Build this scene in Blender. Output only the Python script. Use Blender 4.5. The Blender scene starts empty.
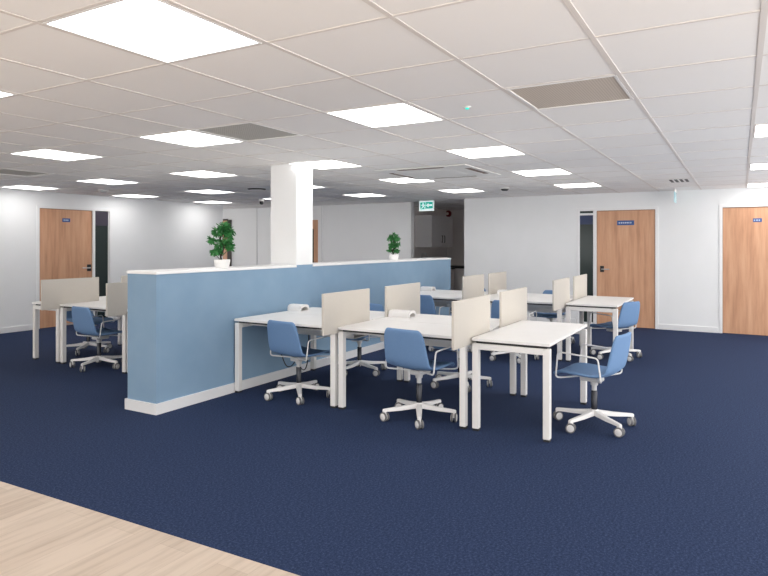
import bpy, bmesh, math, random
from mathutils import Vector, Matrix
random.seed(7)
PI = math.pi
R = math.radians
C = bpy.context.scene.collection
scn = bpy.context.scene

# ------------------------------------------------------------------ materials
def mat(name, col, rough=0.6, metal=0.0, spec=0.5, emit=None, estr=0.0):
    m = bpy.data.materials.new(name); m.use_nodes = True
    b = m.node_tree.nodes['Principled BSDF']
    b.inputs['Base Color'].default_value = (*col, 1)
    b.inputs['Roughness'].default_value = rough
    b.inputs['Metallic'].default_value = metal
    b.inputs['Specular IOR Level'].default_value = spec
    if emit:
        b.inputs['Emission Color'].default_value = (*emit, 1)
        b.inputs['Emission Strength'].default_value = estr
    return m
def nd(m, t, **kw):
    n = m.node_tree.nodes.new(t)
    for k, v in kw.items(): setattr(n, k, v)
    return n
def lk(m, a, ao, b, bi): m.node_tree.links.new(a.outputs[ao], b.inputs[bi])
def coords(m, scale=(1,1,1), rot=(0,0,0)):
    tc = nd(m, 'ShaderNodeTexCoord'); mp = nd(m, 'ShaderNodeMapping')
    mp.inputs['Scale'].default_value = scale; mp.inputs['Rotation'].default_value = rot
    lk(m, tc, 'Object', mp, 'Vector'); return mp
def ramp(m, stops):
    r = nd(m, 'ShaderNodeValToRGB'); e = r.color_ramp.elements
    while len(e) < len(stops): e.new(0.5)
    for x, (p, c) in zip(e, stops): x.position = p; x.color = (*c, 1)
    return r
def bsdf(m): return m.node_tree.nodes['Principled BSDF']
def bump(m, src, out, strength, dist=0.002):
    b = nd(m, 'ShaderNodeBump'); b.inputs['Strength'].default_value = strength; b.inputs['Distance'].default_value = dist
    lk(m, src, out, b, 'Height'); lk(m, b, 'Normal', bsdf(m), 'Normal')
def noise(m, mp, scale, detail=3, rough=0.5):
    n = nd(m, 'ShaderNodeTexNoise'); n.inputs['Scale'].default_value = scale
    n.inputs['Detail'].default_value = detail; n.inputs['Roughness'].default_value = rough
    lk(m, mp, 'Vector', n, 'Vector'); return n
def noisy(name, stops, scale, rough=0.7, detail=3, mscale=(1,1,1), bmp=0.0, spec=0.4, dist=0.002):
    m = mat(name, (1,1,1), rough, spec=spec)
    mp = coords(m, mscale); n = noise(m, mp, scale, detail)
    r = ramp(m, stops); lk(m, n, 'Fac', r, 'Fac'); lk(m, r, 'Color', bsdf(m), 'Base Color')
    if bmp: bump(m, n, 'Fac', bmp, dist)
    return m

M = {}
# carpet: dark navy loop pile with lighter flecks, and broad soft patches
def carpet_mat():
    m = mat('carpet_navy', (0.02,0.03,0.08), 0.95, spec=0.15)
    mp = coords(m)
    n1 = noise(m, mp, 170, 4, 0.75); n2 = noise(m, mp, 75, 3, 0.6); n3 = noise(m, mp, 1.1, 2)
    a = nd(m, 'ShaderNodeMath', operation='ADD'); lk(m, n1, 'Fac', a, 0); lk(m, n2, 'Fac', a, 1)
    a2 = nd(m, 'ShaderNodeMath', operation='MULTIPLY'); lk(m, a, 'Value', a2, 0); a2.inputs[1].default_value = 0.5
    r = ramp(m, [(0.32, CARPET[0]), (0.5, CARPET[1]), (0.68, CARPET[2])]); lk(m, a2, 'Value', r, 'Fac')
    lk(m, r, 'Color', bsdf(m), 'Base Color')
    bump(m, a2, 'Value', 0.3, 0.003)
    return m
CARPET = [(0.006,0.013,0.036), (0.0195,0.034,0.085), (0.058,0.088,0.175)]
M['carpet'] = carpet_mat()
def vinyl_mat():
    m = mat('vinyl_plank', (0.7,0.58,0.46), 0.45, spec=0.35)
    tc = nd(m, 'ShaderNodeTexCoord')
    br = nd(m, 'ShaderNodeTexBrick', offset=0.37)
    br.inputs['Color1'].default_value = (0.52,0.425,0.34,1); br.inputs['Color2'].default_value = (0.61,0.51,0.42,1)
    br.inputs['Mortar'].default_value = (0.44,0.355,0.28,1)
    br.inputs['Scale'].default_value = 1.0; br.inputs['Mortar Size'].default_value = 0.0012
    br.inputs['Brick Width'].default_value = 1.35; br.inputs['Row Height'].default_value = 0.2
    lk(m, tc, 'Object', br, 'Vector')
    mp = nd(m, 'ShaderNodeMapping'); mp.inputs['Scale'].default_value = (0.9, 11, 1); lk(m, tc, 'Object', mp, 'Vector')
    n = noise(m, mp, 2.0, 5, 0.6)
    r = ramp(m, [(0.3, (0.80,0.78,0.75)), (0.55, (1,1,1)), (0.75, (1.0,1.0,0.98))]); lk(m, n, 'Fac', r, 'Fac')
    mx = nd(m, 'ShaderNodeMix', data_type='RGBA', blend_type='MULTIPLY'); mx.inputs['Factor'].default_value = 1
    lk(m, br, 'Color', mx, 'A'); lk(m, r, 'Color', mx, 'B')
    m.node_tree.links.new(mx.outputs['Result'], bsdf(m).inputs['Base Color'])
    return m
M['vinyl'] = vinyl_mat()
M['wall'] = noisy('wall_paint', [(0.3,(0.82,0.83,0.83)),(0.7,(0.84,0.845,0.85))], 3, 0.85, spec=0.2)
M['wall_far_lifted'] = noisy('wall_paint_lightened', [(0.3,(0.89,0.89,0.885)),(0.7,(0.905,0.905,0.90))], 3, 0.85, spec=0.2)  # wall paint lightened to make up for weak light at the far end
M['blue_wall'] = noisy('blue_partition_paint', [(0.3,(0.215,0.335,0.465)),(0.7,(0.235,0.355,0.485))], 4, 0.7, spec=0.3)
M['trim'] = mat('white_gloss_trim', (0.82,0.82,0.82), 0.4)
M['cap'] = mat('white_laminate_cap', (0.84,0.835,0.83), 0.35)
def tile_mat():
    m = mat('ceiling_tile', (0.8,0.8,0.78), 0.95, spec=0.1)
    g = nd(m, 'ShaderNodeNewGeometry'); mp = coords(m); n = noise(m, mp, 160, 3)
    r = ramp(m, [(0.0, (0.885,0.87,0.85)), (0.5, (0.90,0.885,0.87)), (1.0, (0.915,0.905,0.89))])
    lk(m, g, 'Random Per Island', r, 'Fac'); lk(m, r, 'Color', bsdf(m), 'Base Color')
    bump(m, n, 'Fac', 0.25, 0.001); return m
M['tile'] = tile_mat()
M['tbar'] = mat('ceiling_grid_white', (0.74,0.70,0.665), 0.6)
def wood_mat():
    m = mat('oak_veneer', (0.6,0.3,0.15), 0.5, spec=0.35)
    mp = coords(m, (6, 6, 0.5)); n = noise(m, mp, 2.0, 6, 0.6)
    mp2 = coords(m, (90, 90, 1.8)); n2 = noise(m, mp2, 2.0, 3)
    r = ramp(m, [(0.28, (0.44,0.22,0.125)), (0.5, (0.61,0.335,0.20)), (0.72, (0.70,0.42,0.265))])
    a = nd(m, 'ShaderNodeMix', data_type='FLOAT'); a.inputs['Factor'].default_value = 0.22
    m.node_tree.links.new(n.outputs['Fac'], a.inputs[2]); m.node_tree.links.new(n2.outputs['Fac'], a.inputs[3])
    m.node_tree.links.new(a.outputs[0], r.inputs['Fac']); lk(m, r, 'Color', bsdf(m), 'Base Color'); return m
M['wood'] = wood_mat()
M['lipping'] = mat('door_edge', (0.30,0.17,0.10), 0.6)
M['dark_glass'] = mat('unlit_room_glass', (0.034,0.046,0.044), 0.12, spec=0.22)  # opaque pane, darkness of the unlit room behind put into its colour
M['blue_blind'] = mat('blue_blind', (0.030,0.045,0.105), 0.6)
M['purple_blind'] = mat('dark_violet_blind', (0.040,0.032,0.052), 0.6)
M['black'] = mat('black_plastic', (0.012,0.012,0.014), 0.45)
M['steel'] = mat('brushed_steel', (0.62,0.61,0.60), 0.3, 1.0)
M['sign_blue'] = mat('sign_blue', (0.030,0.085,0.27), 0.4)
M['sign_text'] = mat('sign_white', (0.6,0.7,0.85), 0.5)
M['desk'] = noisy('white_melamine', [(0.3,(0.80,0.785,0.765)),(0.7,(0.82,0.805,0.785))], 5, 0.42, spec=0.35)
M['edge'] = mat('desk_edging', (0.66,0.645,0.62), 0.5)
M['leg'] = mat('white_powder_coat', (0.78,0.765,0.745), 0.4)
M['gap'] = mat('shadow_gap_dark', (0.03,0.03,0.032), 0.7)  # shade of the reveal under the desktops, as a dark colour
M['foot'] = mat('dark_foot', (0.02,0.02,0.022), 0.6)
M['screen'] = noisy('beige_screen_fabric', [(0.3,(0.545,0.510,0.458)),(0.7,(0.585,0.548,0.495))], 220, 0.9, bmp=0.15, spec=0.15)
M['screen_edge'] = mat('beige_screen_edge', (0.47,0.42,0.37), 0.8)
M['fabric'] = noisy('blue_upholstery', [(0.3,(0.135,0.245,0.43)),(0.7,(0.165,0.28,0.475))], 150, 0.75, bmp=0.1, spec=0.3)
M['chair_white'] = mat('white_nylon', (0.80,0.79,0.78), 0.35)
M['rod'] = mat('white_painted_rod', (0.74,0.74,0.74), 0.3)
M['caster'] = mat('white_caster', (0.72,0.71,0.70), 0.4)
M['tread'] = mat('grey_tread', (0.16,0.16,0.165), 0.6)
M['gas'] = mat('dark_gas_spring', (0.03,0.032,0.04), 0.25, 0.4)
M['collar'] = mat('grey_collar', (0.55,0.55,0.55), 0.4)
M['pot'] = mat('white_pot', (0.80,0.795,0.785), 0.4)
M['soil'] = noisy('dark_soil', [(0.3,(0.02,0.014,0.01)),(0.7,(0.05,0.035,0.025))], 80, 0.95)
M['bark'] = noisy('dark_bark', [(0.3,(0.025,0.018,0.014)),(0.7,(0.06,0.045,0.035))], 60, 0.9)
M['leaf'] = noisy('green_leaf', [(0.3,(0.012,0.10,0.02)),(0.5,(0.03,0.19,0.045)),(0.75,(0.10,0.36,0.11))], 18, 0.5)
def perf_mat(name, c1, c2, sc):
    m = mat(name, c1, 0.7, spec=0.2)
    tc = nd(m, 'ShaderNodeTexCoord'); v = nd(m, 'ShaderNodeTexVoronoi'); v.inputs['Scale'].default_value = sc
    v.inputs['Randomness'].default_value = 0.0; lk(m, tc, 'Object', v, 'Vector')
    r = ramp(m, [(0.30, c2), (0.42, c1)]); lk(m, v, 'Distance', r, 'Fac'); lk(m, r, 'Color', bsdf(m), 'Base Color'); return m
M['perf'] = perf_mat('perforated_grey', (0.60,0.58,0.54), (0.33,0.32,0.29), 42)
M['perf_warm'] = perf_mat('perforated_taupe', (0.62,0.55,0.48), (0.46,0.40,0.34), 60)
M['light'] = mat('led_diffuser', (0.9,0.9,0.9), 0.5, emit=(1.0,0.985,0.97), estr=7.0)
M['light_frame'] = mat('light_frame_white', (0.8,0.79,0.78), 0.4)
M['ac'] = mat('ac_panel_white', (0.82,0.81,0.79), 0.45)
M['slot'] = mat('ac_slot_brown', (0.15,0.09,0.065), 0.6)
M['grille'] = mat('dark_grille', (0.05,0.05,0.05), 0.6)
M['exit_green'] = mat('exit_green', (0.0,0.28,0.22), 0.4, emit=(0.0,0.42,0.34), estr=0.55)
M['exit_white'] = mat('exit_white', (0.9,0.95,0.95), 0.4, emit=(0.75,1.0,0.97), estr=0.5)
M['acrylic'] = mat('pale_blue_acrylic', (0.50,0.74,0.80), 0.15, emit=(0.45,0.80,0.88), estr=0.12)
M['teal_led'] = mat('teal_led', (0.0,0.4,0.3), 0.4, emit=(0.03,0.75,0.55), estr=1.0)
M['bell'] = mat('red_sounder', (0.22,0.012,0.012), 0.4)
M['cabinet'] = mat('grey_cabinet', (0.80,0.79,0.79), 0.5)
M['kitchen_wall'] = mat('kitchen_wall_paint', (0.80,0.76,0.74), 0.85)
M['counter'] = mat('dark_counter', (0.04,0.037,0.035), 0.4)
M['darkwood'] = mat('dark_frame', (0.035,0.024,0.02), 0.6)
M['white_roll'] = mat('white_cover', (0.83,0.815,0.80), 0.45)

# ------------------------------------------------------------------ mesh helpers
def box(bm, x0, x1, y0, y1, z0, z1, bev=0.0, seg=2):
    b2 = bmesh.new()
    r = bmesh.ops.create_cube(b2, size=1)
    bmesh.ops.scale(b2, vec=(x1-x0, y1-y0, z1-z0), verts=b2.verts)
    bmesh.ops.translate(b2, vec=((x0+x1)/2, (y0+y1)/2, (z0+z1)/2), verts=b2.verts)
    if bev: bmesh.ops.bevel(b2, geom=b2.edges[:], offset=bev, segments=seg, affect='EDGES', profile=0.5)
    merge(bm, b2)
def merge(bm, b2, mtx=None):
    if mtx is not None: bmesh.ops.transform(b2, matrix=mtx, verts=b2.verts)
    me = bpy.data.meshes.new('tmp'); b2.to_mesh(me); b2.free(); bm.from_mesh(me); bpy.data.meshes.remove(me)
def lathe(bm, prof, n=24, mtx=None):
    b2 = bmesh.new(); rings = []
    for r, z in prof:
        if r < 1e-6: rings.append([b2.verts.new((0,0,z))])
        else: rings.append([b2.verts.new((r*math.cos(2*PI*k/n), r*math.sin(2*PI*k/n), z)) for k in range(n)])
    for a, b in zip(rings, rings[1:]):
        for k in range(n):
            l = (k+1) % n
            if len(a) == 1 and len(b) == 1: continue
            if len(a) == 1: b2.faces.new((a[0], b[k], b[l]))
            elif len(b) == 1: b2.faces.new((a[k], b[0], a[l]))
            else: b2.faces.new((a[k], b[k], b[l], a[l]))
    bmesh.ops.recalc_face_normals(b2, faces=b2.faces)
    merge(bm, b2, mtx)
def cyl(bm, r, z0, z1, n=20, mtx=None, bev=0.0):
    if bev: lathe(bm, [(0,z0),(r-bev,z0),(r,z0+bev),(r,z1-bev),(r-bev,z1),(0,z1)], n, mtx)
    else: lathe(bm, [(0,z0),(r,z0),(r,z1),(0,z1)], n, mtx)
def rounded(pts, rad, n=5):
    out = [Vector(pts[0])]
    for a, b, c in zip(pts, pts[1:], pts[2:]):
        a, b, c = Vector(a), Vector(b), Vector(c)
        d1 = (a-b); d2 = (c-b); r = min(rad, d1.length*0.48, d2.length*0.48)
        p, q = b + d1.normalized()*r, b + d2.normalized()*r
        for k in range(n+1):
            t = k/n; out.append((1-t)**2*p + 2*t*(1-t)*b + t*t*q)
    out.append(Vector(pts[-1])); return out
def tube(bm, pts, r, n=10, r1=None):
    pts = [Vector(p) for p in pts]; b2 = bmesh.new(); rings = []
    T = []
    for i in range(len(pts)):
        a = pts[max(i-1,0)]; b = pts[min(i+1,len(pts)-1)]; T.append((b-a).normalized())
    up = Vector((0,0,1)) if abs(T[0].z) < 0.9 else Vector((1,0,0))
    nx = (up - T[0]*up.dot(T[0])).normalized()
    for i, p in enumerate(pts):
        nx = (nx - T[i]*nx.dot(T[i])).normalized(); ny = T[i].cross(nx)
        rr = r if r1 is None else r + (r1-r)*i/(len(pts)-1)
        rings.append([b2.verts.new(p + nx*rr*math.cos(2*PI*k/n) + ny*rr*math.sin(2*PI*k/n)) for k in range(n)])
    for a, b in zip(rings, rings[1:]):
        for k in range(n): b2.faces.new((a[k], a[(k+1)%n], b[(k+1)%n], b[k]))
    b2.faces.new(rings[0][::-1]); b2.faces.new(rings[-1])
    bmesh.ops.recalc_face_normals(b2, faces=b2.faces); merge(bm, b2)
def prism(bm, pts, axis, a, b):
    """closed outline extruded along an axis: pts are the other two coordinates"""
    def P(u, v, w): return {'x': (w,u,v), 'y': (u,w,v), 'z': (u,v,w)}[axis]
    b2 = bmesh.new()
    f = b2.faces.new([b2.verts.new(P(u,v,a)) for u,v in pts])
    g = [b2.verts.new(P(u,v,b)) for u,v in pts]
    vs = list(f.verts); n = len(vs)
    for k in range(n): b2.faces.new((vs[k], vs[(k+1)%n], g[(k+1)%n], g[k]))
    b2.faces.new(g[::-1])
    bmesh.ops.recalc_face_normals(b2, faces=b2.faces); merge(bm, b2)
def B(*boxes):
    bm = bmesh.new()
    for b in boxes: box(bm, *b)
    return bm
def obj(name, bm, m, parent=None, smooth=None):
    me = bpy.data.meshes.new(name); bm.to_mesh(me); bm.free()
    for x in (m if isinstance(m, (list, tuple)) else [m]): me.materials.append(x)
    o = bpy.data.objects.new(name, me); C.objects.link(o)
    if parent: o.parent = parent
    if smooth is not None:
        for p in me.polygons: p.use_smooth = True
        me.set_sharp_from_angle(angle=R(smooth))
    return o
def tag(o, label, cat, group=None):
    o['label'] = label; o['category'] = cat
    if group: o['group'] = group
    return o
def thing(name, label, cat, loc=(0,0,0), rz=0, group=None):
    o = bpy.data.objects.new(name, None); C.objects.link(o); o.empty_display_size = 0.1
    o.location = loc; o.rotation_euler = (0,0,rz)
    return tag(o, label, cat, group)
def struct(name, bm, m, label, cat, parent=None, smooth=None):
    o = obj(name, bm, m, parent, smooth)
    o['kind'] = 'structure'
    if label: o['label'] = label
    if cat: o['category'] = cat
    return o
def dup(root, loc, rz, label, turn=None):
    r = root.copy(); C.objects.link(r); r.location = loc; r.rotation_euler = (0,0,rz); r['label'] = label
    for ch in root.children:
        c = ch.copy(); C.objects.link(c); c.parent = r
        if turn is not None and ch.name.split('.')[0] in ('base','caster'): c.rotation_euler = (0,0,turn)
        for g in ch.children:
            d = g.copy(); C.objects.link(d); d.parent = c
    return r

# ------------------------------------------------------------------ dimensions
CZ = 2.51                       # ceiling
XF, XB, YL = 12.27, 12.60, 11.10 # end wall (right part), end wall (left part), left wall
TI, TJ, IX, JY = 0.703, 0.6817, 1.577, 4.685  # ceiling grid
def gx(i): return IX + TI*i
def gy(j): return JY - TJ*j

# ------------------------------------------------------------------ floor
ea, eb = 2.26+0.0225*(4.2+2.4), 2.26-0.0225*10
bm = bmesh.new(); prism(bm, [(ea,-2.4),(16.3,-2.4),(16.3,14.2),(eb,14.2)], 'z', -0.1, 0)
struct('floor', bm, M['carpet'], 'dark navy speckled carpet covering the whole office', 'floor')
bm = bmesh.new(); prism(bm, [(-3.0,-2.4),(ea-0.002,-2.4),(eb-0.002,14.2),(-3.0,14.2)], 'z', -0.1, 0.001)
struct('floor_entrance', bm, M['vinyl'], 'pale wood plank flooring in the near left corner', 'floor')

# ------------------------------------------------------------------ walls
def wall_x(x0, x1, y0, y1, holes, z1=CZ+0.1):
    """wall slab facing -X with holes [(ya,yb,ztop)]"""
    bm = bmesh.new(); y = y0
    for ya, yb, zt in sorted(holes):
        if ya > y: box(bm, x0,x1, y,ya, 0,z1)
        box(bm, x0,x1, ya,yb, zt,z1); y = yb
    box(bm, x0,x1, y,y1, 0,z1); return bm
def wall_y(y0, y1, x0, x1, holes, z1=CZ+0.1):
    bm = bmesh.new(); x = x0
    for xa, xb, zt in sorted(holes):
        if xa > x: box(bm, x,xa, y0,y1, 0,z1)
        box(bm, xa,xb, y0,y1, zt,z1); x = xb
    box(bm, x,x1, y0,y1, 0,z1); return bm
D1 = (1.347, 2.372); S1 = (2.43, 2.70); D2 = (-0.79, 0.262)
struct('wall_right', wall_x(XF, XF+0.13, -2.4, 5.07, [(D1[0]-0.02,S1[1]+0.02,2.20),(D2[0]-0.02,D2[1]+0.02,2.20)]), M['wall'],
       'white end wall holding the two right-hand wooden doors', 'wall')
DL = (6.675, 7.735); SL = (7.80, 8.115)
bm = wall_y(YL, YL+0.13, 5.4, 11.30, [(DL[0]-0.02,SL[1]+0.02,2.225)])
box(bm, -3.1,5.4, YL,YL+0.13, 0,0.7); box(bm, -3.1,5.4, YL,YL+0.13, 2.35,CZ+0.1)  # window band out of view, added to let more daylight in
for xx in (-3.1,-0.3,2.5): box(bm, xx,xx+0.15, YL,YL+0.13, 0.7,2.35)
struct('wall_left', bm, M['wall'], 'long white left wall with a wooden door', 'wall')
struct('wall_back', wall_x(XB, XB+0.13, 6.56, 14.2, []), M['wall_far_lifted'], 'white far wall behind the partition and white column', 'wall')
struct('wall_entrance', B((-3.1,-3.0,-2.4,14.2,0,0.8),(-3.1,-3.0,-2.4,14.2,2.1,CZ+0.1),(-3.5,16.3,14.2,14.3,0,0.9),(-3.5,16.3,14.2,14.3,1.9,CZ+0.1)), M['wall'], None, None)  # unseen walls, their open bands shaped to let world light in
struct('wall_kitchen', B((XB+0.13,16.1,7.12,7.25,0,CZ+0.1),(15.95,16.1,4.9,7.12,0,CZ+0.1),(XF+0.13,16.1,4.94,5.07,0,CZ+0.1)), M['kitchen_wall'],
       'dim greyish kitchen walls seen through the dark opening', 'wall')
struct('trim_1', B((XB-0.006,XB+0.14,6.53,6.56,0,CZ),(XF-0.004,XF+0.135,5.07,5.085,0,CZ)), M['trim'], 'white corner edging either side of the dark kitchen opening', 'trim')

# joints on the far wall
struct('trim_2', B((XB-0.015,XB,11.132,11.144,0,CZ)), M['collar'], 'thin grey vertical wall joint left of the column', 'trim')
struct('trim_3', B((XB-0.03,XB,9.0,9.03,0.5,CZ)), M['trim'], 'thin white vertical wall joint right of the column', 'trim')

# skirting boards
def skirt_x(x, segs):
    bm = bmesh.new()
    for a, b in segs: box(bm, x-0.016, x, a, b, 0, 0.10, 0.004, 1)
    return bm
struct('baseboard_right', skirt_x(XF, [(0.33,1.28),(-2.4,-0.86),(2.77,5.06)]), M['trim'], 'white skirting board along the right end wall', 'baseboard')
struct('baseboard_back', skirt_x(XB, [(6.57,9.1),(10.2,11.9),(13.1,14.1)]), M['trim'], 'white skirting board along the far wall', 'baseboard')
bm = bmesh.new()
for a, b in [(-3.4,6.61),(8.19,11.29)]: box(bm, a,b, YL-0.016,YL, 0,0.10, 0.004,1)
struct('baseboard_left', bm, M['trim'], 'white skirting board along the left wall', 'baseboard')

# ------------------------------------------------------------------ doors
def lettering(parent, mk, n, w, h):
    """a short line of illegible small white strokes on a plate"""
    bm = bmesh.new(); rnd = random.Random(3)
    x = -w/2
    for k in range(n):
        ww = w/n*rnd.uniform(0.45,0.8); mk(bm, x, x+ww, -h/2, h/2); x += w/n
    return obj('lettering', bm, M['sign_text'], parent)
def door_x(idx, y0, y1, top, handle_at, sgn, sign, label):
    """door leaf in the end wall (faces -X); handle_at is the lever's y, sgn the way the lever points"""
    o = struct('door_%d' % idx, B((XF+0.012,XF+0.055,y0,y1,0.006,top)), M['wood'], label, 'door')
    obj('door_edge', B((XF+0.010,XF+0.02,y0-0.004,y0+0.006,0.006,top),(XF+0.010,XF+0.02,y1-0.006,y1+0.004,0.006,top),(XF+0.010,XF+0.02,y0,y1,top-0.006,top+0.008)), M['lipping'], o)
    if handle_at is not None:
        h = obj('door_handle', B((XF-0.002,XF+0.014,handle_at-0.035,handle_at+0.035,1.02,1.135,0.004,1)), M['black'], o)
        bm = bmesh.new()
        tube(bm, rounded([(XF,handle_at,1.075),(XF-0.05,handle_at,1.075),(XF-0.05,handle_at+sgn*0.14,1.075)],0.02), 0.011)
        obj('lever', bm, M['steel'], h, 40)
    if sign:
        sy, sw, sz, sh, n = sign
        p = obj('sign_plate', B((XF+0.006,XF+0.0125,sy-sw/2,sy+sw/2,sz-sh/2,sz+sh/2)), M['sign_blue'], o)
        lettering(p, lambda bm,a,b,c,d: box(bm, XF+0.004,XF+0.0065, sy-a-(b-a), sy-a, sz+c,sz+d), n, sw*0.8, sh*0.28)
    return o
door_x(1, D1[0], D1[1], 2.18, 2.275, -1, (1.855,0.30,1.948,0.088,7), 'oak door behind the far end desk, black lock plate and wide blue sign')
door_x(2, D2[0], D2[1], 2.18, None, 0, (-0.255,0.13,1.957,0.062,3), 'oak door cut off by the right edge of view, small blue sign')
# left door
o = struct('door_3', B((DL[0],DL[1],YL+0.012,YL+0.055,0.006,2.205)), M['wood'], 'oak door in the left wall beside a narrow dark window', 'door')
obj('door_edge', B((DL[0]-0.004,DL[0]+0.006,YL+0.01,YL+0.02,0.006,2.205),(DL[1]-0.006,DL[1]+0.004,YL+0.01,YL+0.02,0.006,2.205),(DL[0],DL[1],YL+0.01,YL+0.02,2.2,2.213)), M['lipping'], o)
h = obj('door_handle', B((7.63,7.715,YL-0.002,YL+0.014,1.02,1.15,0.004,1)), M['black'], o)
bm = bmesh.new(); tube(bm, rounded([(7.67,YL,1.085),(7.67,YL-0.05,1.085),(7.50,YL-0.05,1.085)],0.02), 0.011); obj('lever', bm, M['steel'], h, 40)
p = obj('sign_plate', B((7.12,7.275,YL+0.006,YL+0.0125,1.97,2.04)), M['sign_blue'], o)
lettering(p, lambda bm,a,b,c,d: box(bm, 7.198+a,7.198+b, YL+0.004,YL+0.0065, 2.005+c,2.005+d), 3, 0.11, 0.022)
# doors glimpsed on the far wall
o = struct('door_4', B((XB-0.02,XB,12.18,12.95,0.006,2.215)), M['wood'], 'oak door edge glimpsed behind the larger potted plant', 'door')
obj('door_frame', B((XB-0.035,XB,12.05,12.18,0.006,2.215),(XB-0.03,XB,12.18,12.95,2.195,2.24)), M['darkwood'], o)
o = struct('door_5', B((XB-0.02,XB,9.15,10.1,0.006,2.155)), M['wood'], 'oak door mostly hidden behind the white column', 'door')
obj('vision_panel', B((XB-0.026,XB-0.018,9.265,9.60,0.3,1.93)), M['dark_glass'], o)
obj('door_handle', B((XB-0.06,XB-0.018,9.17,9.235,1.02,1.08,0.006,1)), M['black'], o)

# architraves
def arch_x(idx, y0, y1, top, mull, label):
    w = 0.055; bm = bmesh.new()
    for a, b in [(y0-w,y0-0.004),(y1+0.004,y1+w)]: box(bm, XF-0.012,XF+0.07, a,b, 0,top+w, 0.003,1)
    box(bm, XF-0.012,XF+0.07, y0-0.004,y1+0.004, top+0.006,top+w, 0.003,1)
    for a, b in mull: box(bm, XF-0.012,XF+0.07, a,b, 0,top+0.006, 0.003,1)
    struct('trim_%d' % idx, bm, M['trim'], label, 'trim')
arch_x(4, D1[0], S1[1], 2.18, [(D1[1]+0.004,S1[0]-0.004)], 'white frame around the oak door with wide blue sign and its side window')
arch_x(5, D2[0], D2[1], 2.18, [], 'white frame around the oak door at the right edge')
w = 0.055; bm = bmesh.new()
for a, b in [(DL[0]-w,DL[0]-0.004),(DL[1]+0.004,SL[0]-0.004),(SL[1]+0.004,SL[1]+w)]: box(bm, a,b, YL-0.012,YL+0.07, 0,2.205+(w if a<DL[1] and a<DL[0] or a>SL[0] else 0.006), 0.003,1)
box(bm, DL[0]-0.004,SL[1]+0.004, YL-0.012,YL+0.07, 2.211,2.205+w, 0.003,1)
struct('trim_6', bm, M['trim'], 'white frame around the left oak door and its side window', 'trim')

# side windows
o = struct('window_1', B((XF+0.03,XF+0.045,S1[0]-0.004,S1[1]+0.004,0.05,2.185)), M['dark_glass'], 'narrow dark window left of the door with wide blue sign', 'window')
obj('window_frame', B((XF+0.012,XF+0.06,S1[0]-0.004,S1[1]+0.004,0.004,0.05),(XF+0.02,XF+0.03,S1[0],S1[1],2.105,2.145),(XF+0.012,XF+0.06,S1[0]-0.004,S1[0]+0.012,0.05,2.185),(XF+0.012,XF+0.06,S1[1]-0.008,S1[1]+0.004,0.05,2.185)), M['trim'], o)
obj('blind', B((XF+0.024,XF+0.029,S1[0]+0.012,S1[1]-0.008,1.93,2.105)), M['blue_blind'], o)
o = struct('window_2', B((SL[0]-0.004,SL[1]+0.004,YL+0.03,YL+0.045,0.05,2.21)), M['dark_glass'], 'narrow dark window right of the left wall door', 'window')
obj('window_frame', B((SL[0]-0.004,SL[1]+0.004,YL+0.012,YL+0.06,0.004,0.05),(SL[0]-0.004,SL[0]+0.010,YL+0.012,YL+0.06,0.05,2.21),(SL[1]-0.010,SL[1]+0.004,YL+0.012,YL+0.06,0.05,2.21)), M['trim'], o)
obj('blind', B((SL[0]+0.01,SL[1]-0.01,YL+0.024,YL+0.029,1.92,2.205)), M['purple_blind'], o)
# dark panels right behind the doors stand in for the unlit rooms
struct('wall_unlit_backing', B((XF+0.10,XF+0.13,1.3,2.75,0,2.2),(XF+0.10,XF+0.13,-0.85,0.3,0,2.2),(6.6,8.2,YL+0.10,YL+0.13,0,2.225)), M['grille'], None, None)

# ------------------------------------------------------------------ half-height partition and column
PX0, PX1, PY0, PY1 = 3.848, 10.45, 4.600, 4.995
COL = (5.90, 6.22, 4.600, 4.995)
bm = B((PX0,PX1,PY0,PY1,0,1.272)); box(bm, COL[0]-0.002,COL[1]+0.002,PY0-0.001,PY1+0.001,1.272,1.30)
struct('wall_partition', bm, M['blue_wall'], 'half-height blue partition wall running down the office', 'wall')
struct('column', B((COL[0],COL[1],COL[2],COL[3],1.30,CZ+0.05)), M['wall'], 'square white column rising from the blue partition', 'column')
bm = bmesh.new()
box(bm, PX0-0.006,COL[0]-0.003, PY0-0.008,PY1+0.008, 1.273,1.300, 0.003,1); box(bm, COL[1]+0.003,PX1+0.008, PY0-0.008,PY1+0.008, 1.273,1.300, 0.003,1)
struct('trim_7', bm, M['cap'], 'white cap along the top of the blue partition', 'trim')
bm = bmesh.new()
prism(bm, [(PX1,PY0),(PX1,PY0-0.018),(PX0-0.018,PY0-0.018),(PX0-0.018,PY1+0.018),(PX1,PY1+0.018),(PX1,PY1),(PX0,PY1),(PX0,PY0)], 'z', 0, 0.098)
struct('baseboard_partition', bm, M['trim'], 'white skirting board around the blue partition', 'baseboard')

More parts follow.
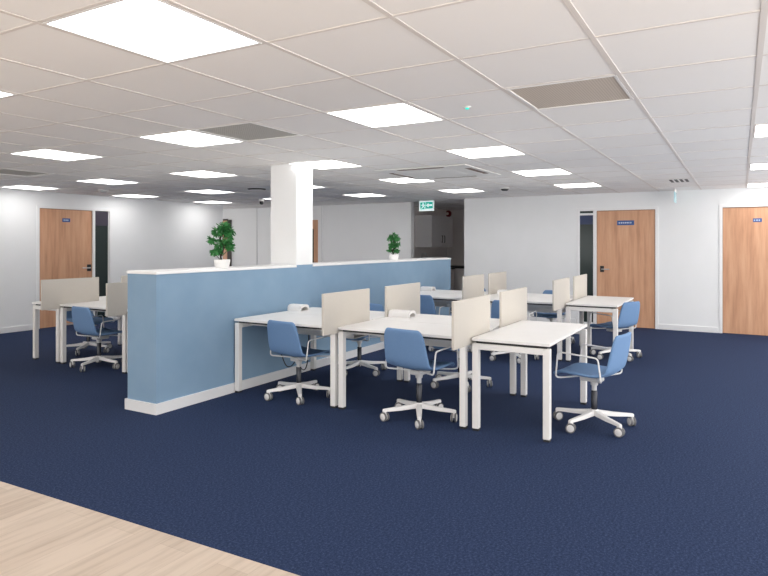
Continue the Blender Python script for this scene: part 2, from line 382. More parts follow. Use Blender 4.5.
# ------------------------------------------------------------------ ceiling
LIGHTS = {
 (0,3): 'largest square ceiling light panel, nearest of all, at top left',
 (0,0): 'ceiling light panel showing only a white corner at the left edge',
 (3,3): 'square ceiling light panel beside the tiny teal indicator on the ceiling',
 (3,0): 'square ceiling light panel touching the grey perforated ceiling tile',
 (3,-3): 'square ceiling light panel two steps left of the one touching the perforated tile',
 (6,3): 'square ceiling light panel just nearer than the air-conditioning cassette',
 (6,0): 'square ceiling light panel at the top of the white column',
 (6,-3): 'ceiling light panel directly beyond the one touching the perforated tile',
 (6,-6): 'slim ceiling light panel above the narrow window by the left door',
 (6,-9): 'slim ceiling light panel above the wall left of the left oak door',
 (9,3): 'ceiling light panel beyond the cassette, nearer of the two leading to the oak door',
 (9,0): 'slim ceiling light panel beyond the cassette, left of the green exit sign',
 (9,-3): 'ceiling light panel half hidden behind the right side of the column',
 (9,-6): 'slim ceiling light panel above the larger plant, nearer of its pair',
 (9,-9): 'thin ceiling light panel meeting the left wall right of its dark window',
 (12,3): 'ceiling light panel close to the wall above the window by the oak door',
 (12,0): 'thin ceiling light panel just right of the green exit sign',
 (12,-3): 'thin distant ceiling light panel between the column and smaller plant',
 (12,-6): 'thin distant ceiling light panel cut off by the left side of the column',
 (12,-9): 'thinnest ceiling light panel past the end of the left wall',
 (6,7): 'nearest of the three ceiling lights cut by the right edge',
 (10,7): 'middle of the three ceiling lights cut by the right edge',
 (14,7): 'farthest of the three ceiling lights cut by the right edge',
}
VENTS = {(3,5): ('perf_warm','taupe ceiling vent tile, alone in the right half of the ceiling'),
         (3,1): ('perf','grey perforated ceiling tile touching a square light panel'),
         (4,-6): ('perf','grey perforated ceiling tile at the far left edge')}
SLOTVENT = (12,5)
taken = set(LIGHTS) | set(VENTS) | {SLOTVENT}
bm = bmesh.new()
I0, I1, J0, J1 = -6, 21, -14, 10
for i in range(I0, I1):
    for j in range(J0, J1):
        if (i,j) in taken: continue
        z = CZ + random.uniform(0, 0.0025)
        v = [bm.verts.new((gx(i+a), gy(j+b), z)) for a,b in ((0,0),(0,1),(1,1),(1,0))]
        bm.faces.new(v[::-1])
bmesh.ops.recalc_face_normals(bm, faces=bm.faces)
for f in bm.faces:
    if f.normal.z > 0: f.normal_flip()
struct('ceiling', bm, M['tile'], 'suspended ceiling of off-white square tiles', 'ceiling')
bm = bmesh.new()
for i in range(I0, I1+1): box(bm, gx(i)-0.009,gx(i)+0.009, gy(J1),gy(J0), CZ-0.0015,CZ+0.02)
for j in range(J0, J1+1): box(bm, gx(I0),gx(I1), gy(j)-0.013,gy(j)+0.013, CZ-0.002,CZ+0.02)
struct('ceiling_grid', bm, M['tbar'], 'off-white metal grid between the ceiling tiles', 'ceiling')
struct('ceiling_slab', B((gx(I0),gx(I1),gy(J1),gy(J0),CZ+0.12,CZ+0.2)), M['wall'], None, None)

proto = None
for (i,j), label in LIGHTS.items():
    loc = (gx(i+0.5), gy(j+0.5), CZ)
    if proto is None:
        proto = thing('ceiling_light', label, 'ceiling light', loc, 0, 'square ceiling light panels')
        a, b = TI/2-0.012, TJ/2-0.015
        bm = bmesh.new(); t = 0.012
        box(bm,-a,a,-b,-b+t,-0.004,0.02); box(bm,-a,a,b-t,b,-0.004,0.02); box(bm,-a,-a+t,-b+t,b-t,-0.004,0.02); box(bm,a-t,a,-b+t,b-t,-0.004,0.02)
        obj('light_frame', bm, M['light_frame'], proto)
        obj('diffuser', B((-a+t,a-t,-b+t,b-t,0.002,0.016)), M['light'], proto)
    else: dup(proto, loc, 0, label)
for (i,j), (mm, label) in VENTS.items():
    t = thing('ceiling_vent', label, 'ceiling vent', (gx(i+0.5), gy(j+0.5), CZ), 0, 'perforated ceiling vent tiles')
    a, b = TI/2-0.012, TJ/2-0.015; e = 0.016; bm = bmesh.new()
    box(bm,-a,a,-b,-b+e,-0.005,0.02); box(bm,-a,a,b-e,b,-0.005,0.02); box(bm,-a,-a+e,-b+e,b-e,-0.005,0.02); box(bm,a-e,a,-b+e,b-e,-0.005,0.02)
    obj('vent_frame', bm, M['light_frame'], t); obj('perforated_plate', B((-a+e,a-e,-b+e,b-e,0.003,0.012)), M[mm], t)
# slotted diffuser by the right wall
i, j = SLOTVENT
t = thing('slot_diffuser', 'slotted ceiling diffuser near the wall between the two right doors', 'ceiling vent', (gx(i+0.5), gy(j+0.5), CZ))
obj('diffuser_plate', B((-TI/2+0.012,TI/2-0.012,-TJ/2+0.015,TJ/2-0.015,0.0,0.012)), M['ac'], t)
bm = bmesh.new()
for k in range(4):
    yy = -TJ/2 + 0.10 + k*0.07; box(bm, -0.22,0.22, yy-0.02,yy+0.02, -0.003,0.002)
obj('slots', bm, M['grille'], t)

# air-conditioning cassette
ax, ay = gx(8.46), gy(1.76); hw = 0.64
t = thing('air_conditioner', 'white square air-conditioning cassette with dark slots set in the ceiling', 'air conditioner', (ax, ay, CZ))
bm = bmesh.new(); box(bm, -hw,hw,-hw,hw,-0.016,-0.003, 0.005,2); obj('panel', bm, M['ac'], t)
for k in range(4):
    a = k*PI/2; bm = bmesh.new(); b2 = bmesh.new(); box(b2, -hw+0.06,-hw+0.135,-0.32,0.32,-0.0185,-0.014); merge(bm, b2, Matrix.Rotation(a,4,'Z'))
    s = obj('air_slot', bm, M['slot'], t)
    bm = bmesh.new(); b2 = bmesh.new(); box(b2, -hw+0.128,-hw+0.138,-0.32,0.32,-0.021,-0.017,0.003,1); merge(bm, b2, Matrix.Rotation(a,4,'Z')); obj('flap', bm, M['ac'], s)
bm = bmesh.new()
box(bm, -0.32,0.32,-0.32,0.32,-0.019,-0.014,0.002,1)
for k in range(12): box(bm, -0.30,0.30,-0.29+k*0.05,-0.27+k*0.05,-0.020,-0.017)
obj('intake_grille', bm, M['ac'], t)

# round diffuser, detectors, sensors
t = thing('round_diffuser', 'round ceiling diffuser with a dark rim left of the column', 'ceiling vent', (gx(9.45), gy(-3.8), CZ-0.002))
bm = bmesh.new(); lathe(bm, [(0,-0.022),(0.08,-0.025),(0.125,-0.018),(0.0,-0.012)], 28); obj('cone', bm, M['ac'], t, 40)
bm = bmesh.new(); lathe(bm, [(0.0,-0.014),(0.14,-0.014),(0.16,-0.006),(0.16,0.0),(0,0)], 28); obj('rim', bm, M['grille'], t, 40)
def detector(i, j, label, m1, m2, r=0.055):
    t = thing('smoke_detector', label, 'smoke detector', (gx(i), gy(j), CZ-0.0), 0)
    bm = bmesh.new(); cyl(bm, r*1.15, -0.012, 0.0, 24); obj('mount', bm, M[m1], t, 40)
    bm = bmesh.new(); lathe(bm, [(0,-0.05),(r*0.6,-0.047),(r*0.85,-0.035),(r,-0.012),(0,-0.012)], 24); obj('dome', bm, M[m2], t, 40)
    return t
detector(12.3, 1.75, 'small dark ceiling detector right of the exit sign, before the white wall', 'ac', 'grille', 0.07)
detector(7.75, -7.45, 'small pale ceiling detector above the left narrow window', 'ac', 'collar', 0.075)
t = thing('dome_camera', 'small dark dome camera under the ceiling left of the column', 'camera', (gx(12.3), gy(-6.2), CZ-0.0))
bm = bmesh.new(); cyl(bm, 0.05, -0.04, 0, 24); obj('mount', bm, M['ac'], t, 40)
bm = bmesh.new(); lathe(bm, [(0,-0.115),(0.028,-0.107),(0.042,-0.085),(0.045,-0.065),(0.042,-0.04),(0,-0.04)], 24); obj('dome', bm, M['black'], t, 40)
t = thing('presence_sensor', 'tiny white ceiling sensor with a glowing teal indicator', 'sensor', (gx(3.5), gy(4.45), CZ))
bm = bmesh.new(); lathe(bm, [(0,-0.012),(0.025,-0.01),(0.03,0),(0,0)], 20); obj('housing', bm, M['ac'], t, 40)
bm = bmesh.new(); lathe(bm, [(0,-0.022),(0.012,-0.018),(0.015,-0.010),(0,-0.010)], 16); obj('indicator', bm, M['teal_led'], t, 40)

# exit sign over the kitchen opening
ex, ey, ez = 12.05, 5.875, 2.375
t = thing('exit_sign', 'green and white emergency exit sign hung before the dark opening', 'exit sign', (ex, ey, ez))
obj('housing', B((0.004,0.035,-0.18,0.18,-0.115,0.115,0.006,1)), M['ac'], t)
f = obj('face', B((0.0,0.005,-0.172,0.172,-0.107,0.107)), M['exit_white'], t)
# left panel (y>0): running figure in white on green, right panel: arrow
bm = B((-0.003,0.001,0.02,0.145,-0.075,0.08),(-0.003,0.001,-0.155,0.01,-0.06,0.085))
obj('panel', bm, M['exit_green'], f)
bm = bmesh.new()
def px(pts): prism(bm, [(-a, b) for a, b in pts], 'x', -0.006, -0.002)
lathe(bm, [(0,0),(0.014,0),(0.014,0.003),(0,0.003)], 14, Matrix.Translation((-0.003,0.075,0.055)) @ Matrix.Rotation(-PI/2,4,'Y'))
px([(-0.095,0.035),(-0.055,0.035),(-0.050,-0.012),(-0.085,-0.012)])
px([(-0.055,0.035),(-0.025,0.010),(-0.030,0.002),(-0.060,0.022)]); px([(-0.095,0.035),(-0.125,0.012),(-0.120,0.003),(-0.088,0.022)])
px([(-0.052,-0.012),(-0.030,-0.035),(-0.045,-0.065),(-0.056,-0.062),(-0.045,-0.036),(-0.070,-0.012)])
px([(-0.085,-0.012),(-0.100,-0.040),(-0.130,-0.045),(-0.130,-0.055),(-0.092,-0.052),(-0.068,-0.012)])
px([(0.00,0.012),(0.055,0.060),(0.055,0.028),(0.14,0.028),(0.14,-0.004),(0.055,-0.004),(0.055,-0.036)])
obj('pictogram', bm, M['exit_white'], f)
for q in (-0.11,0.11): obj('mount', B((0.01,0.03,q-0.01,q+0.01,0.11,CZ-ez)), M['ac'], t)
# edge-on hanging sign by the right wall
t = thing('hanging_sign', 'pale blue clear sign seen edge-on below the ceiling between right doors', 'sign', (11.95, 0.985, 2.40))
bm = bmesh.new(); box(bm, -0.16,0.16,-0.008,0.008,-0.125,0.06,0.003,1); obj('blade', bm, M['acrylic'], t)
obj('mount', B((-0.165,0.165,-0.009,0.009,0.06,CZ-2.40)), M['ac'], t)

# ------------------------------------------------------------------ kitchen glimpsed through the opening
t = thing('wall_cabinet', 'grey kitchen wall cabinet hung inside the dark opening', 'cabinet', (13.95, 7.07, 1.47))
obj('body', B((0,1.30,-0.40,0.05,0,0.80)), M['cabinet'], t)
for k in range(2):
    d = obj('door', B((0.004+k*0.65,0.646+k*0.65,-0.42,-0.402,0.004,0.796)), M['cabinet'], t)
    hx = 0.58+k*0.14
    bm = bmesh.new(); tube(bm, [(hx,-0.45,0.12),(hx,-0.45,0.30)], 0.008); tube(bm, [(hx,-0.42,0.13),(hx,-0.45,0.13)], 0.006); tube(bm, [(hx,-0.42,0.29),(hx,-0.45,0.29)], 0.006)
    obj('handle', bm, M['grille'], d, 40)
t = thing('base_cabinet', 'dim kitchen base cabinet with dark worktop inside the opening', 'cabinet', (15.35, 5.08, 0))
obj('body', B((0,0.58,0,2.02,0.1,0.90)), M['kitchen_wall'], t); obj('plinth', B((0.05,0.58,0,2.02,0,0.1)), M['counter'], t)
obj('worktop', B((-0.03,0.59,0,2.02,0.90,0.96)), M['counter'], t)
t = thing('alarm_sounder', 'dark red round alarm sounder high inside the dark opening', 'alarm', (15.95, 7.085, 2.40))
bm = bmesh.new(); lathe(bm, [(0,0),(0.095,0),(0.095,0.03),(0.075,0.07),(0,0.075)], 28, Matrix.Rotation(-PI/2,4,'Y')); obj('bell', bm, M['bell'], t, 40)
bm = bmesh.new(); lathe(bm, [(0,0.07),(0.04,0.075),(0.035,0.09),(0,0.092)], 20, Matrix.Rotation(-PI/2,4,'Y')); obj('centre', bm, M['kitchen_wall'], t, 40)
t = thing('tap', 'thin grey hooked kitchen tap below the wall cabinet', 'tap', (14.0, 6.95, 0.96))
bm = bmesh.new(); tube(bm, rounded([(0,0,-0.03),(0,0,0.36),(0,-0.12,0.36),(0,-0.12,0.28)],0.04), 0.014); obj('spout', bm, M['collar'], t, 40)
bm = bmesh.new(); cyl(bm, 0.03, -0.03, 0.02, 16); obj('base', bm, M['collar'], t, 40)
t = thing('sink_unit', 'low dim cabinet unit under the kitchen tap', 'cabinet', (13.5, 6.55, 0))
obj('body', B((0,1.6,0,0.56,0,0.89)), M['kitchen_wall'], t); obj('worktop', B((-0.02,1.62,-0.02,0.565,0.89,0.93)), M['counter'], t)

# ------------------------------------------------------------------ desks
DX0, DX1, TZ = 4.825, 6.20, 0.772
def leg_bm(x, y, w=0.055):
    bm = bmesh.new(); box(bm, x-w/2,x+w/2, y-w/2,y+w/2, 0.018,TZ-0.045, 0.004,1); return bm
def add_leg(t, x, y, w=0.055):
    l = obj('leg', leg_bm(x,y,w), M['leg'], t)
    obj('foot', B((x-w/2+0.003,x+w/2-0.003,y-w/2+0.003,y+w/2-0.003,0,0.018)), M['foot'], l)
def bench_desk(label, loc, wy):
    """double-sided desk: local x 0..1.41 across (near to far), y from 0 (right end) to wy"""
    t = thing('bench_desk', label, 'desk', loc, 0, 'white office desks')
    D = DX1-DX0
    for a, b in [(0, D/2-0.006), (D/2+0.006, D)]:
        bm = bmesh.new(); box(bm, a,b, 0,wy, TZ-0.025,TZ, 0.003,1); obj('desktop', bm, M['desk'], t)
    obj('shadow_gap', B((0.035,D-0.035,0.035,wy-0.035,TZ-0.045,TZ-0.025)), M['gap'], t)  # dark slab drawn in as the shadow gap below the tops
    w = 0.055
    for x in (w/2+0.004, D-w/2-0.004):
        for y in (w/2+0.002, wy-w/2-0.002): add_leg(t, x, y)
    for y in (w/2+0.002, wy-w/2-0.002):
        bm = bmesh.new(); box(bm, w+0.004,D-w-0.004, y-w/2,y+w/2, TZ-0.095,TZ-0.045, 0.004,1); obj('end_beam', bm, M['leg'], t)
    for x in (0.20, D-0.20):
        bm = bmesh.new(); box(bm, x-0.02,x+0.02, w+0.002,wy-w-0.002, TZ-0.085,TZ-0.045, 0.003,1); obj('rail', bm, M['leg'], t)
    bm = bmesh.new()
    box(bm, D/2-0.13,D/2+0.13, 0.14,wy-0.14, TZ-0.20,TZ-0.19); box(bm, D/2-0.13,D/2-0.122, 0.14,wy-0.14, TZ-0.19,TZ-0.11); box(bm, D/2+0.122,D/2+0.13, 0.14,wy-0.14, TZ-0.19,TZ-0.11)
    for y in (0.2, wy-0.2): box(bm, D/2-0.01,D/2+0.01, y-0.01,y+0.01, TZ-0.19,TZ-0.045)
    obj('cable_tray', bm, M['leg'], t)
    return t
def end_desk(label, loc, wy, flip=1):
    t = thing('end_desk', label, 'desk', loc, 0, 'white office desks')
    D = DX1-DX0; w = 0.055
    bm = bmesh.new(); box(bm, 0,D, 0,wy, TZ-0.025,TZ, 0.003,1); obj('desktop', bm, M['desk'], t)
    obj('shadow_gap', B((0.03,D-0.03,0.03,wy-0.03,TZ-0.045,TZ-0.025)), M['gap'], t)  # dark filler standing for the shade under the desktop
    for x in (w/2+0.004, D-w/2-0.004):
        for y in (w/2+0.002, wy-w/2-0.002): add_leg(t, x, y)
    for x in (w/2+0.004, D-w/2-0.004):
        bm = bmesh.new(); box(bm, x-w/2,x+w/2, w+0.002,wy-w-0.002, TZ-0.095,TZ-0.045, 0.004,1); obj('end_beam', bm, M['leg'], t)
    for y in (0.14, wy-0.14):
        bm = bmesh.new(); box(bm, w+0.004,D-w-0.004, y-0.02,y+0.02, TZ-0.085,TZ-0.045, 0.003,1); obj('rail', bm, M['leg'], t)
    return t
def screen(label, loc):
    """local: x 0..0.85, thin in y, z from 0 to 0.385"""
    t = thing('desk_screen', label, 'desk divider', loc, 0, 'beige desk divider screens')
    bm = bmesh.new(); box(bm, 0.0,0.81, -0.0125,0.0125, 0,0.385, 0.005,2); obj('panel', bm, M['screen'], t)
    return t
S_GAP = 0.016
B1, B2 = DX0, 8.27
ROW = [(3.309,4.578),(1.990,3.277),(1.285,1.935)]     # partition desk, middle desk, end desk (y ranges)
bench_desk('white bench desk against the blue partition, first of the near row', (B1,ROW[0][0],0), ROW[0][1]-ROW[0][0])
bench_desk('white bench desk in the middle of the near row', (B1,ROW[1][0],0), ROW[1][1]-ROW[1][0])
end_desk('nearest white end desk with an unobstructed blue chair beside it', (B1,ROW[2][0],0), ROW[2][1]-ROW[2][0])
O2 = 0.06
bench_desk('white bench desk of the far row, at the far end of the blue partition', (B2,ROW[0][0]+O2,0), ROW[0][1]-ROW[0][0]-O2)
bench_desk('white bench desk in the middle of the far row, behind the tall divider pair', (B2,ROW[1][0]+O2,0), ROW[1][1]-ROW[1][0])
end_desk('white end desk in front of the oak door with wide blue sign', (B2,ROW[2][0]+O2,0), ROW[2][1]-ROW[2][0])
# left of the partition
LROW = [(5.05,6.325),(6.36,7.643),(7.677,8.25)]
BL = 4.86
bench_desk('white bench desk just left of the partition, mostly hidden by it', (BL,LROW[0][0],0), LROW[0][1]-LROW[0][0])
bench_desk('white bench desk left of the partition with a blue chair tucked at it', (BL,LROW[1][0],0), LROW[1][1]-LROW[1][0])
end_desk('white end desk in front of the left oak door', (BL,LROW[2][0],0), LROW[2][1]-LROW[2][0])
SZ = 0.712
y12, y23 = 3.293, 1.9625
for lab, x, y in [
 ('beige divider beside the chair nearest the partition, near side of the first gap', 4.605, y12),
 ('beige divider on the far half of the near row, closest to the partition', 5.76, y12),
 ('beige divider at the near corner of the nearest end desk', 4.50, y23),
 ('beige divider along the back half of the nearest end desk', 5.62, y23),
 ('beige divider in the far row behind the others, its near half', 8.03, y12+O2),
 ('beige divider in the far row behind the others, its far half against the white wall', 9.06, y12+O2),
 ('beige divider at the near left corner of the far end desk', 7.76, y23+O2),
 ('beige divider along the back of the far end desk below the dark window', 8.86, y23+O2),
 ('large beige divider in front of the left oak door', 4.625, 7.66),
 ('beige divider touching the left edge of the blue partition', 4.60, 6.3425),
 ('beige divider peeking out behind another at the partition corner', 5.80, 7.66),
]: screen(lab, (x, y, SZ))

# arched white covers on the desktops
def cover(label, x, y, rz=0):
    t = thing('desktop_cover', label, 'cable cover', (x,y,TZ), rz, 'white arched covers on the desks')
    bm = bmesh.new(); n = 16; W, H, T, L = 0.080, 0.072, 0.011, 0.125
    se = lambda v: math.copysign(abs(v)**0.62, v)
    out = [(W*se(math.cos(PI*k/n)), 0.012+ (H-0.012)*se(math.sin(PI*k/n))) for k in range(n+1)]
    inn = [((W-T)*math.cos(PI*k/n), 0.008+ (H-2.4*T-0.008)*math.sin(PI*k/n)) for k in range(n+1)]
    prism(bm, [(W,0)]+out+[(-W,0),(-W+T,0)]+inn[::-1]+[(W-T,0)], 'y', -L, L)
    obj('shell', bm, M['white_roll'], t, 35)
    obj('dark_inside', B((-0.055,0.055,-0.02,0.02,0,0.045)), M['black'], t)  # black block makes the inside of the arch dark
    return t
cover('white arched cover on the partition desk of the near row', 5.81, 4.53)
cover('white arched cover behind the blue chair back in the middle of near row', 5.85, 3.14)
cover('white arched cover on the far row desk beside the partition end', B2+1.02, 4.52)
cover('white arched cover on the far row between two dividers', B2+0.95, 3.12)

# ------------------------------------------------------------------ chairs
def shell_bm():
    """one-piece seat and back: profile along s, slightly dished across"""
    prof = [(0.288,0.427),(0.270,0.450),(0.205,0.462),(0.10,0.454),(-0.02,0.446),(-0.105,0.450),(-0.165,0.470),(-0.196,0.510),
            (-0.210,0.56),(-0.223,0.62),(-0.237,0.69),(-0.252,0.765),(-0.262,0.812)]
    half = [0.185,0.212,0.228,0.238,0.242,0.242,0.240,0.237,0.234,0.229,0.222,0.210,0.175]
    n = 10; bm = bmesh.new(); g = []
    for i, ((x,z), h) in enumerate(zip(prof, half)):
        row = []
        a = prof[max(i-1,0)]; b = prof[min(i+1,len(prof)-1)]
        d = Vector((b[0]-a[0], 0, b[1]-a[1])).normalized(); nrm = Vector((d.z,0,-d.x))   # towards the sitter
        if nrm.z < -0.2 : nrm = -nrm
        for k in range(n+1):
            t = -1 + 2*k/n; dish = 0.020*(t*t) if 1 < i else 0.008*(t*t)
            p = Vector((x, h*t, z)) + Vector((0.9*dish if i > 6 else 0, 0, dish if i <= 6 else 0))
            row.append(bm.verts.new(p))
        g.append(row)
    for i in range(len(g)-1):
        for k in range(n): bm.faces.new((g[i][k], g[i+1][k], g[i+1][k+1], g[i][k+1]))
    bmesh.ops.recalc_face_normals(bm, faces=bm.faces)
    return bm
def make_chair(label, loc, rz, turn):
    t = thing('office_chair', label, 'chair', loc, rz, 'blue office chairs')
    s = obj('seat_shell', shell_bm(), M['fabric'], t)
    for p in s.data.polygons: p.use_smooth = True
    so = s.modifiers.new('thick','SOLIDIFY'); so.thickness = 0.026; so.offset = 0
    sb = s.modifiers.new('soft','SUBSURF'); sb.levels = 1; sb.render_levels = 2
    for sg in (1,-1):
        bm = bmesh.new()
        pts = [(0.11,sg*0.04,0.420),(0.20,sg*0.21,0.422),(0.232,sg*0.262,0.430),(0.212,sg*0.264,0.645),(-0.125,sg*0.264,0.625),(-0.150,sg*0.258,0.430),(-0.11,sg*0.20,0.424),(-0.05,sg*0.04,0.420)]
        tube(bm, rounded(pts, 0.030, 5), 0.0070, 10); obj('armrest', bm, M['rod'], t, 60)
    bm = bmesh.new(); box(bm, -0.07,0.11,-0.055,0.055,0.382,0.425,0.012,2); obj('seat_mechanism', bm, M['collar'], t)
    bm = bmesh.new(); lathe(bm, [(0,0.305),(0.021,0.305),(0.021,0.345),(0.03,0.35),(0.034,0.378),(0,0.378)], 20); obj('collar', bm, M['collar'], t, 40)
    bm = bmesh.new(); lathe(bm, [(0,0.13),(0.026,0.13),(0.026,0.30),(0.022,0.306),(0,0.306)], 20); obj('gas_column', bm, M['gas'], t, 40)
    # five-star base
    bm = bmesh.new(); cyl(bm, 0.036, 0.095, 0.145, 24, None, 0.006)
    for k in range(5):
        b2 = bmesh.new(); L = 0.318
        sec = [(0.02,0.030,0.098,0.140),(L*0.55,0.024,0.086,0.118),(L,0.019,0.083,0.107),(L+0.018,0.016,0.078,0.104)]
        rows = []
        for (x,w,z0,z1) in sec: rows.append([b2.verts.new(q) for q in ((x,-w,z0),(x,w,z0),(x,w*0.75,z1),(x,-w*0.75,z1))])
        for a, b in zip(rows, rows[1:]):
            for q in range(4): b2.faces.new((a[q],a[(q+1)%4],b[(q+1)%4],b[q]))
        b2.faces.new(rows[0][::-1]); b2.faces.new(rows[-1])
        bmesh.ops.recalc_face_normals(b2, faces=b2.faces)
        bmesh.ops.bevel(b2, geom=b2.edges[:], offset=0.004, segments=2, affect='EDGES')
        merge(bm, b2, Matrix.Rotation(2*PI*k/5,4,'Z'))
    o = obj('base', bm, M['chair_white'], t, 45); o.rotation_euler = (0,0,turn)
    for k in range(5):
        a = 2*PI*k/5; mt = Matrix.Rotation(a,4,'Z') @ Matrix.Translation((0.318,0,0.039)) @ Matrix.Rotation(R(30+67*k),4,'Z')
        bm = bmesh.new()
        for sg in (-1,1):
            lathe(bm, [(0,0.008),(0.028,0.008),(0.030,0.010),(0.030,0.024),(0.026,0.027),(0,0.028)] if sg>0 else [(0,-0.008),(0.028,-0.008),(0.030,-0.010),(0.030,-0.024),(0.026,-0.027),(0,-0.028)], 20, mt @ Matrix.Rotation(PI/2,4,'X'))
        b2 = bmesh.new(); box(b2, -0.02,0.02,-0.007,0.007,0.0,0.045,0.003,1); merge(bm, b2, mt)
        c = obj('caster', bm, M['caster'], t, 40); c.rotation_euler = (0,0,turn)
        bm = bmesh.new()
        for sg in (-1,1):
            z0, z1 = (0.009,0.023) if sg>0 else (-0.023,-0.009)
            lathe(bm, [(0.0300,z0),(0.039,z0),(0.039,z1),(0.0300,z1)], 24, mt @ Matrix.Rotation(PI/2,4,'X'))
        obj('tread', bm, M['tread'], c, 40)
    return t
chair0 = make_chair('blue office chair at the partition desk of the near row, back turned', (5.02,3.885,0), R(-8), R(228))
def lift(root, h):
    for ch in root.children:
        if ch.name.split('.')[0] in ('seat_shell','armrest','seat_mechanism','collar'): ch.location.z = h
def chair(label, x, y, deg, base=216, up=0.0):
    r = dup(chair0, (x,y,0), R(deg), label, R(base-deg)); lift(r, up); return r
lift(chair0, -0.016)
chair('blue office chair at the middle desk of the near row, back turned', 4.93,2.475,-9,207, 0.012)
chair('nearest blue office chair standing sideways beside the nearest end desk', 5.47,1.078,81,228)
chair('blue office chair sideways at the far end desk, before the oak door', 8.93,1.48,66,224, -0.03)
chair('blue chair on the far side of the partition desk, only seat and base showing', 6.36,4.0,182,250)
chair('blue chair on the far side of the middle desk, base showing past the desk leg', 6.30,2.66,180,216)
chair('blue office chair back beside a divider at the far row partition desk', 8.36,4.06,0,216)
chair('blue office chair whose back is a sliver between two dividers', 8.10,2.66,0,216)
chair('blue chair beyond the far row partition desk, arm showing under the desk', 9.75,3.95,180,216)
chair('blue chair beyond the far row, seat seen under the tabletop against white wall', 9.72,2.56,180,216)
chair('blue office chair at the bench desk left of the partition, back turned', 4.98,7.01,-4,200, -0.03)
chair('dark blue chair tucked under the left end desk by the left oak door', 5.62,8.15,-85,210, -0.01)

# ------------------------------------------------------------------ plants
def plant(label, x, y, z, h, spread, seed, blobs, pot):
    rnd = random.Random(seed)
    t = thing('potted_plant', label, 'plant', (x,y,z), rnd.uniform(0,1), 'potted plants on the partition')
    t.rotation_euler = (0,0,R(-60))       # local x runs across the view
    pw, ph = pot; bm = bmesh.new()
    lathe(bm, [(0,0),(pw*0.82,0),(pw*0.88,0.006),(pw,ph-0.004),(pw*0.97,ph),(pw*0.90,ph),(pw*0.88,ph-0.012),(0,ph-0.014)], 28); obj('pot', bm, M['pot'], t, 40)
    bm = bmesh.new(); lathe(bm, [(0,ph-0.008),(pw*0.6,ph-0.009),(pw*0.885,ph-0.0125)], 24); obj('soil', bm, M['soil'], t)
    bm = bmesh.new()
    trunk = [Vector((0.0,0,ph-0.02))]; 
    for k in range(1,8): trunk.append(Vector((0.018*math.sin(k*1.3+seed), 0.012*math.cos(k*1.7), ph-0.02+(h-ph-0.06)*k/7)))
    tube(bm, trunk, 0.011, 8, 0.005)
    for (bx,by,bz,br) in blobs:
        i = min(6, max(0, int((bz-ph-0.05)/(h-ph)*7)))
        tube(bm, [trunk[i], (trunk[i]+Vector((bx,by,bz)))/2+Vector((0,0,-0.01)), Vector((bx,by,bz))], 0.005, 6, 0.002)
    obj('trunk', bm, M['bark'], t, 60)
    bm = bmesh.new()
    for (bx,by,bz,br) in blobs:
        for q in range(int(1250*br)):
            d = Vector((rnd.gauss(0,1), rnd.gauss(0,1), rnd.gauss(0,0.8))).normalized()
            p = Vector((bx,by,bz)) + d*br*rnd.uniform(0.55,1.05)
            L = rnd.uniform(0.019,0.033); w = L*0.40
            out = (d + Vector((0,0,-0.5)) + Vector((rnd.uniform(-.6,.6),rnd.uniform(-.6,.6),rnd.uniform(-.4,.4)))).normalized()
            sd = out.cross(Vector((rnd.uniform(-1,1),rnd.uniform(-1,1),1))).normalized(); nn = out.cross(sd)
            v = [bm.verts.new(p - out*L), bm.verts.new(p - out*L*0.2 + sd*w + nn*0.003), bm.verts.new(p + out*L*0.4 + sd*w*0.8 + nn*0.002),
                 bm.verts.new(p + out*L - nn*0.004), bm.verts.new(p + out*L*0.4 - sd*w*0.8 + nn*0.002), bm.verts.new(p - out*L*0.2 - sd*w + nn*0.003)]
            c1 = bm.verts.new(p - nn*0.003)
            for a in range(6): bm.faces.new((v[a], v[(a+1)%6], c1))
    obj('foliage', bm, M['leaf'], t)
    return t
PZ = 1.300
plant('larger potted plant in a white pot left of the column', 4.885, 4.81, PZ, 0.48, 0.14, 4,
      [(0.01,0,0.40,0.075),(0.075,0.02,0.385,0.055),(-0.055,0.0,0.38,0.055),(0.06,-0.02,0.29,0.06),(-0.03,0.02,0.25,0.055),(-0.115,0,0.29,0.04),(0.085,0,0.22,0.045),(-0.085,0.01,0.165,0.042),(-0.03,-0.02,0.17,0.04),(0.03,0.02,0.44,0.05)], (0.086,0.085))
plant('smaller potted plant in a white pot right of the column', 8.66, 4.80, PZ, 0.44, 0.10, 9,
      [(0.0,0,0.37,0.06),(-0.055,0,0.33,0.05),(0.05,0,0.335,0.05),(0.0,0,0.24,0.055),(0.055,0,0.245,0.045),(-0.045,0.01,0.22,0.04),(-0.07,0,0.15,0.032),(0.05,0,0.14,0.04),(0.0,0.02,0.15,0.035)], (0.078,0.085))

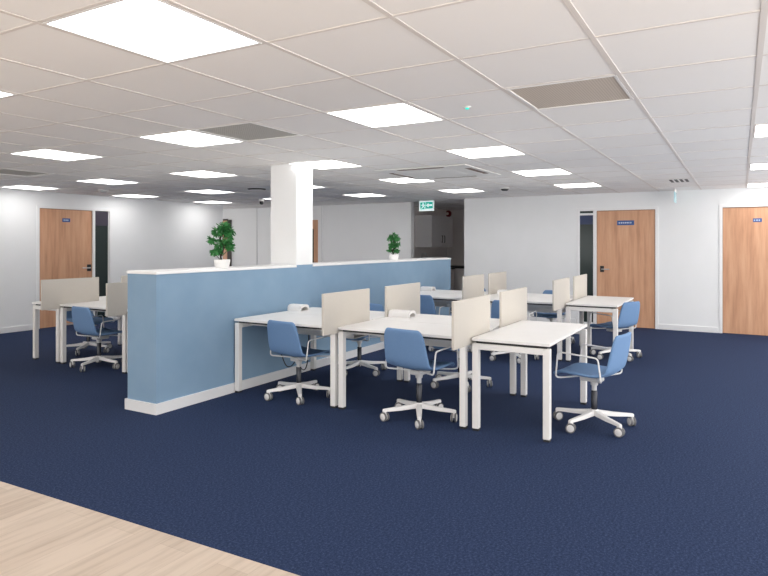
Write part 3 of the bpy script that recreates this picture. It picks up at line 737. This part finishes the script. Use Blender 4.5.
# ------------------------------------------------------------------ socket and cables under the partition desk
t = thing('wall_socket', 'white double wall socket on the partition under the near desk', 'socket', (5.50, PY0, 0.43))
bm = bmesh.new(); box(bm, -0.08,0.08,-0.014,0,-0.055,0.055,0.005,2); obj('plate', bm, M['trim'], t)
bm = bmesh.new(); box(bm, 0.0,0.06,-0.06,-0.014,-0.035,0.025,0.006,2); obj('plug', bm, M['black'], t)
for k, (lab, pts) in enumerate([
  ('black power cable drooping from the wall socket to a cable tray', [(5.53,4.57,0.41),(5.54,4.53,0.28),(5.56,4.47,0.16),(5.60,4.40,0.20),(5.60,4.36,0.40),(5.57,4.34,0.561)]),
  ('black cable loop hanging low from the cable tray above it', [(5.66,4.45,0.561),(5.68,4.43,0.36),(5.70,4.39,0.14),(5.72,4.33,0.12),(5.70,4.27,0.30),(5.66,4.24,0.561)])]):
    bm = bmesh.new(); P = [Vector(p) for p in pts]; Q = []
    for a in range(len(P)-1):
        p0, p1, p2, p3 = P[max(a-1,0)], P[a], P[a+1], P[min(a+2,len(P)-1)]
        for s in range(6):
            u = s/6; Q.append(0.5*((2*p1)+(-p0+p2)*u+(2*p0-5*p1+4*p2-p3)*u*u+(-p0+3*p1-3*p2+p3)*u**3))
    Q.append(P[-1]); tube(bm, Q, 0.006, 8); tag(obj('power_cable', bm, M['black'], None, 60), lab, 'cable', 'cables under the near desk')

# ------------------------------------------------------------------ camera, world, colour management
cam = bpy.data.cameras.new('camera'); co = bpy.data.objects.new('camera', cam); C.objects.link(co)
co.location = (0,0,1.55); co.rotation_euler = (PI/2, 0, R(29.9-90))
cam.sensor_width = 36; cam.lens = 619.3/768*36; cam.shift_y = -(288-244.1)/768; cam.clip_end = 100; cam.clip_start = 0.05
scn.camera = co
w = bpy.data.worlds.new('world'); scn.world = w; w.use_nodes = True
bg = w.node_tree.nodes['Background']; bg.inputs['Color'].default_value = (1.0,0.985,0.97,1); bg.inputs['Strength'].default_value = 3.45
vs = scn.view_settings; scn.display_settings.display_device = 'sRGB'
vs.view_transform = 'Standard'; vs.look = 'None'; vs.gamma = 1.0; vs.use_curve_mapping = False; vs.exposure = 0.0
scn.cycles.max_bounces = 12; scn.cycles.diffuse_bounces = 10
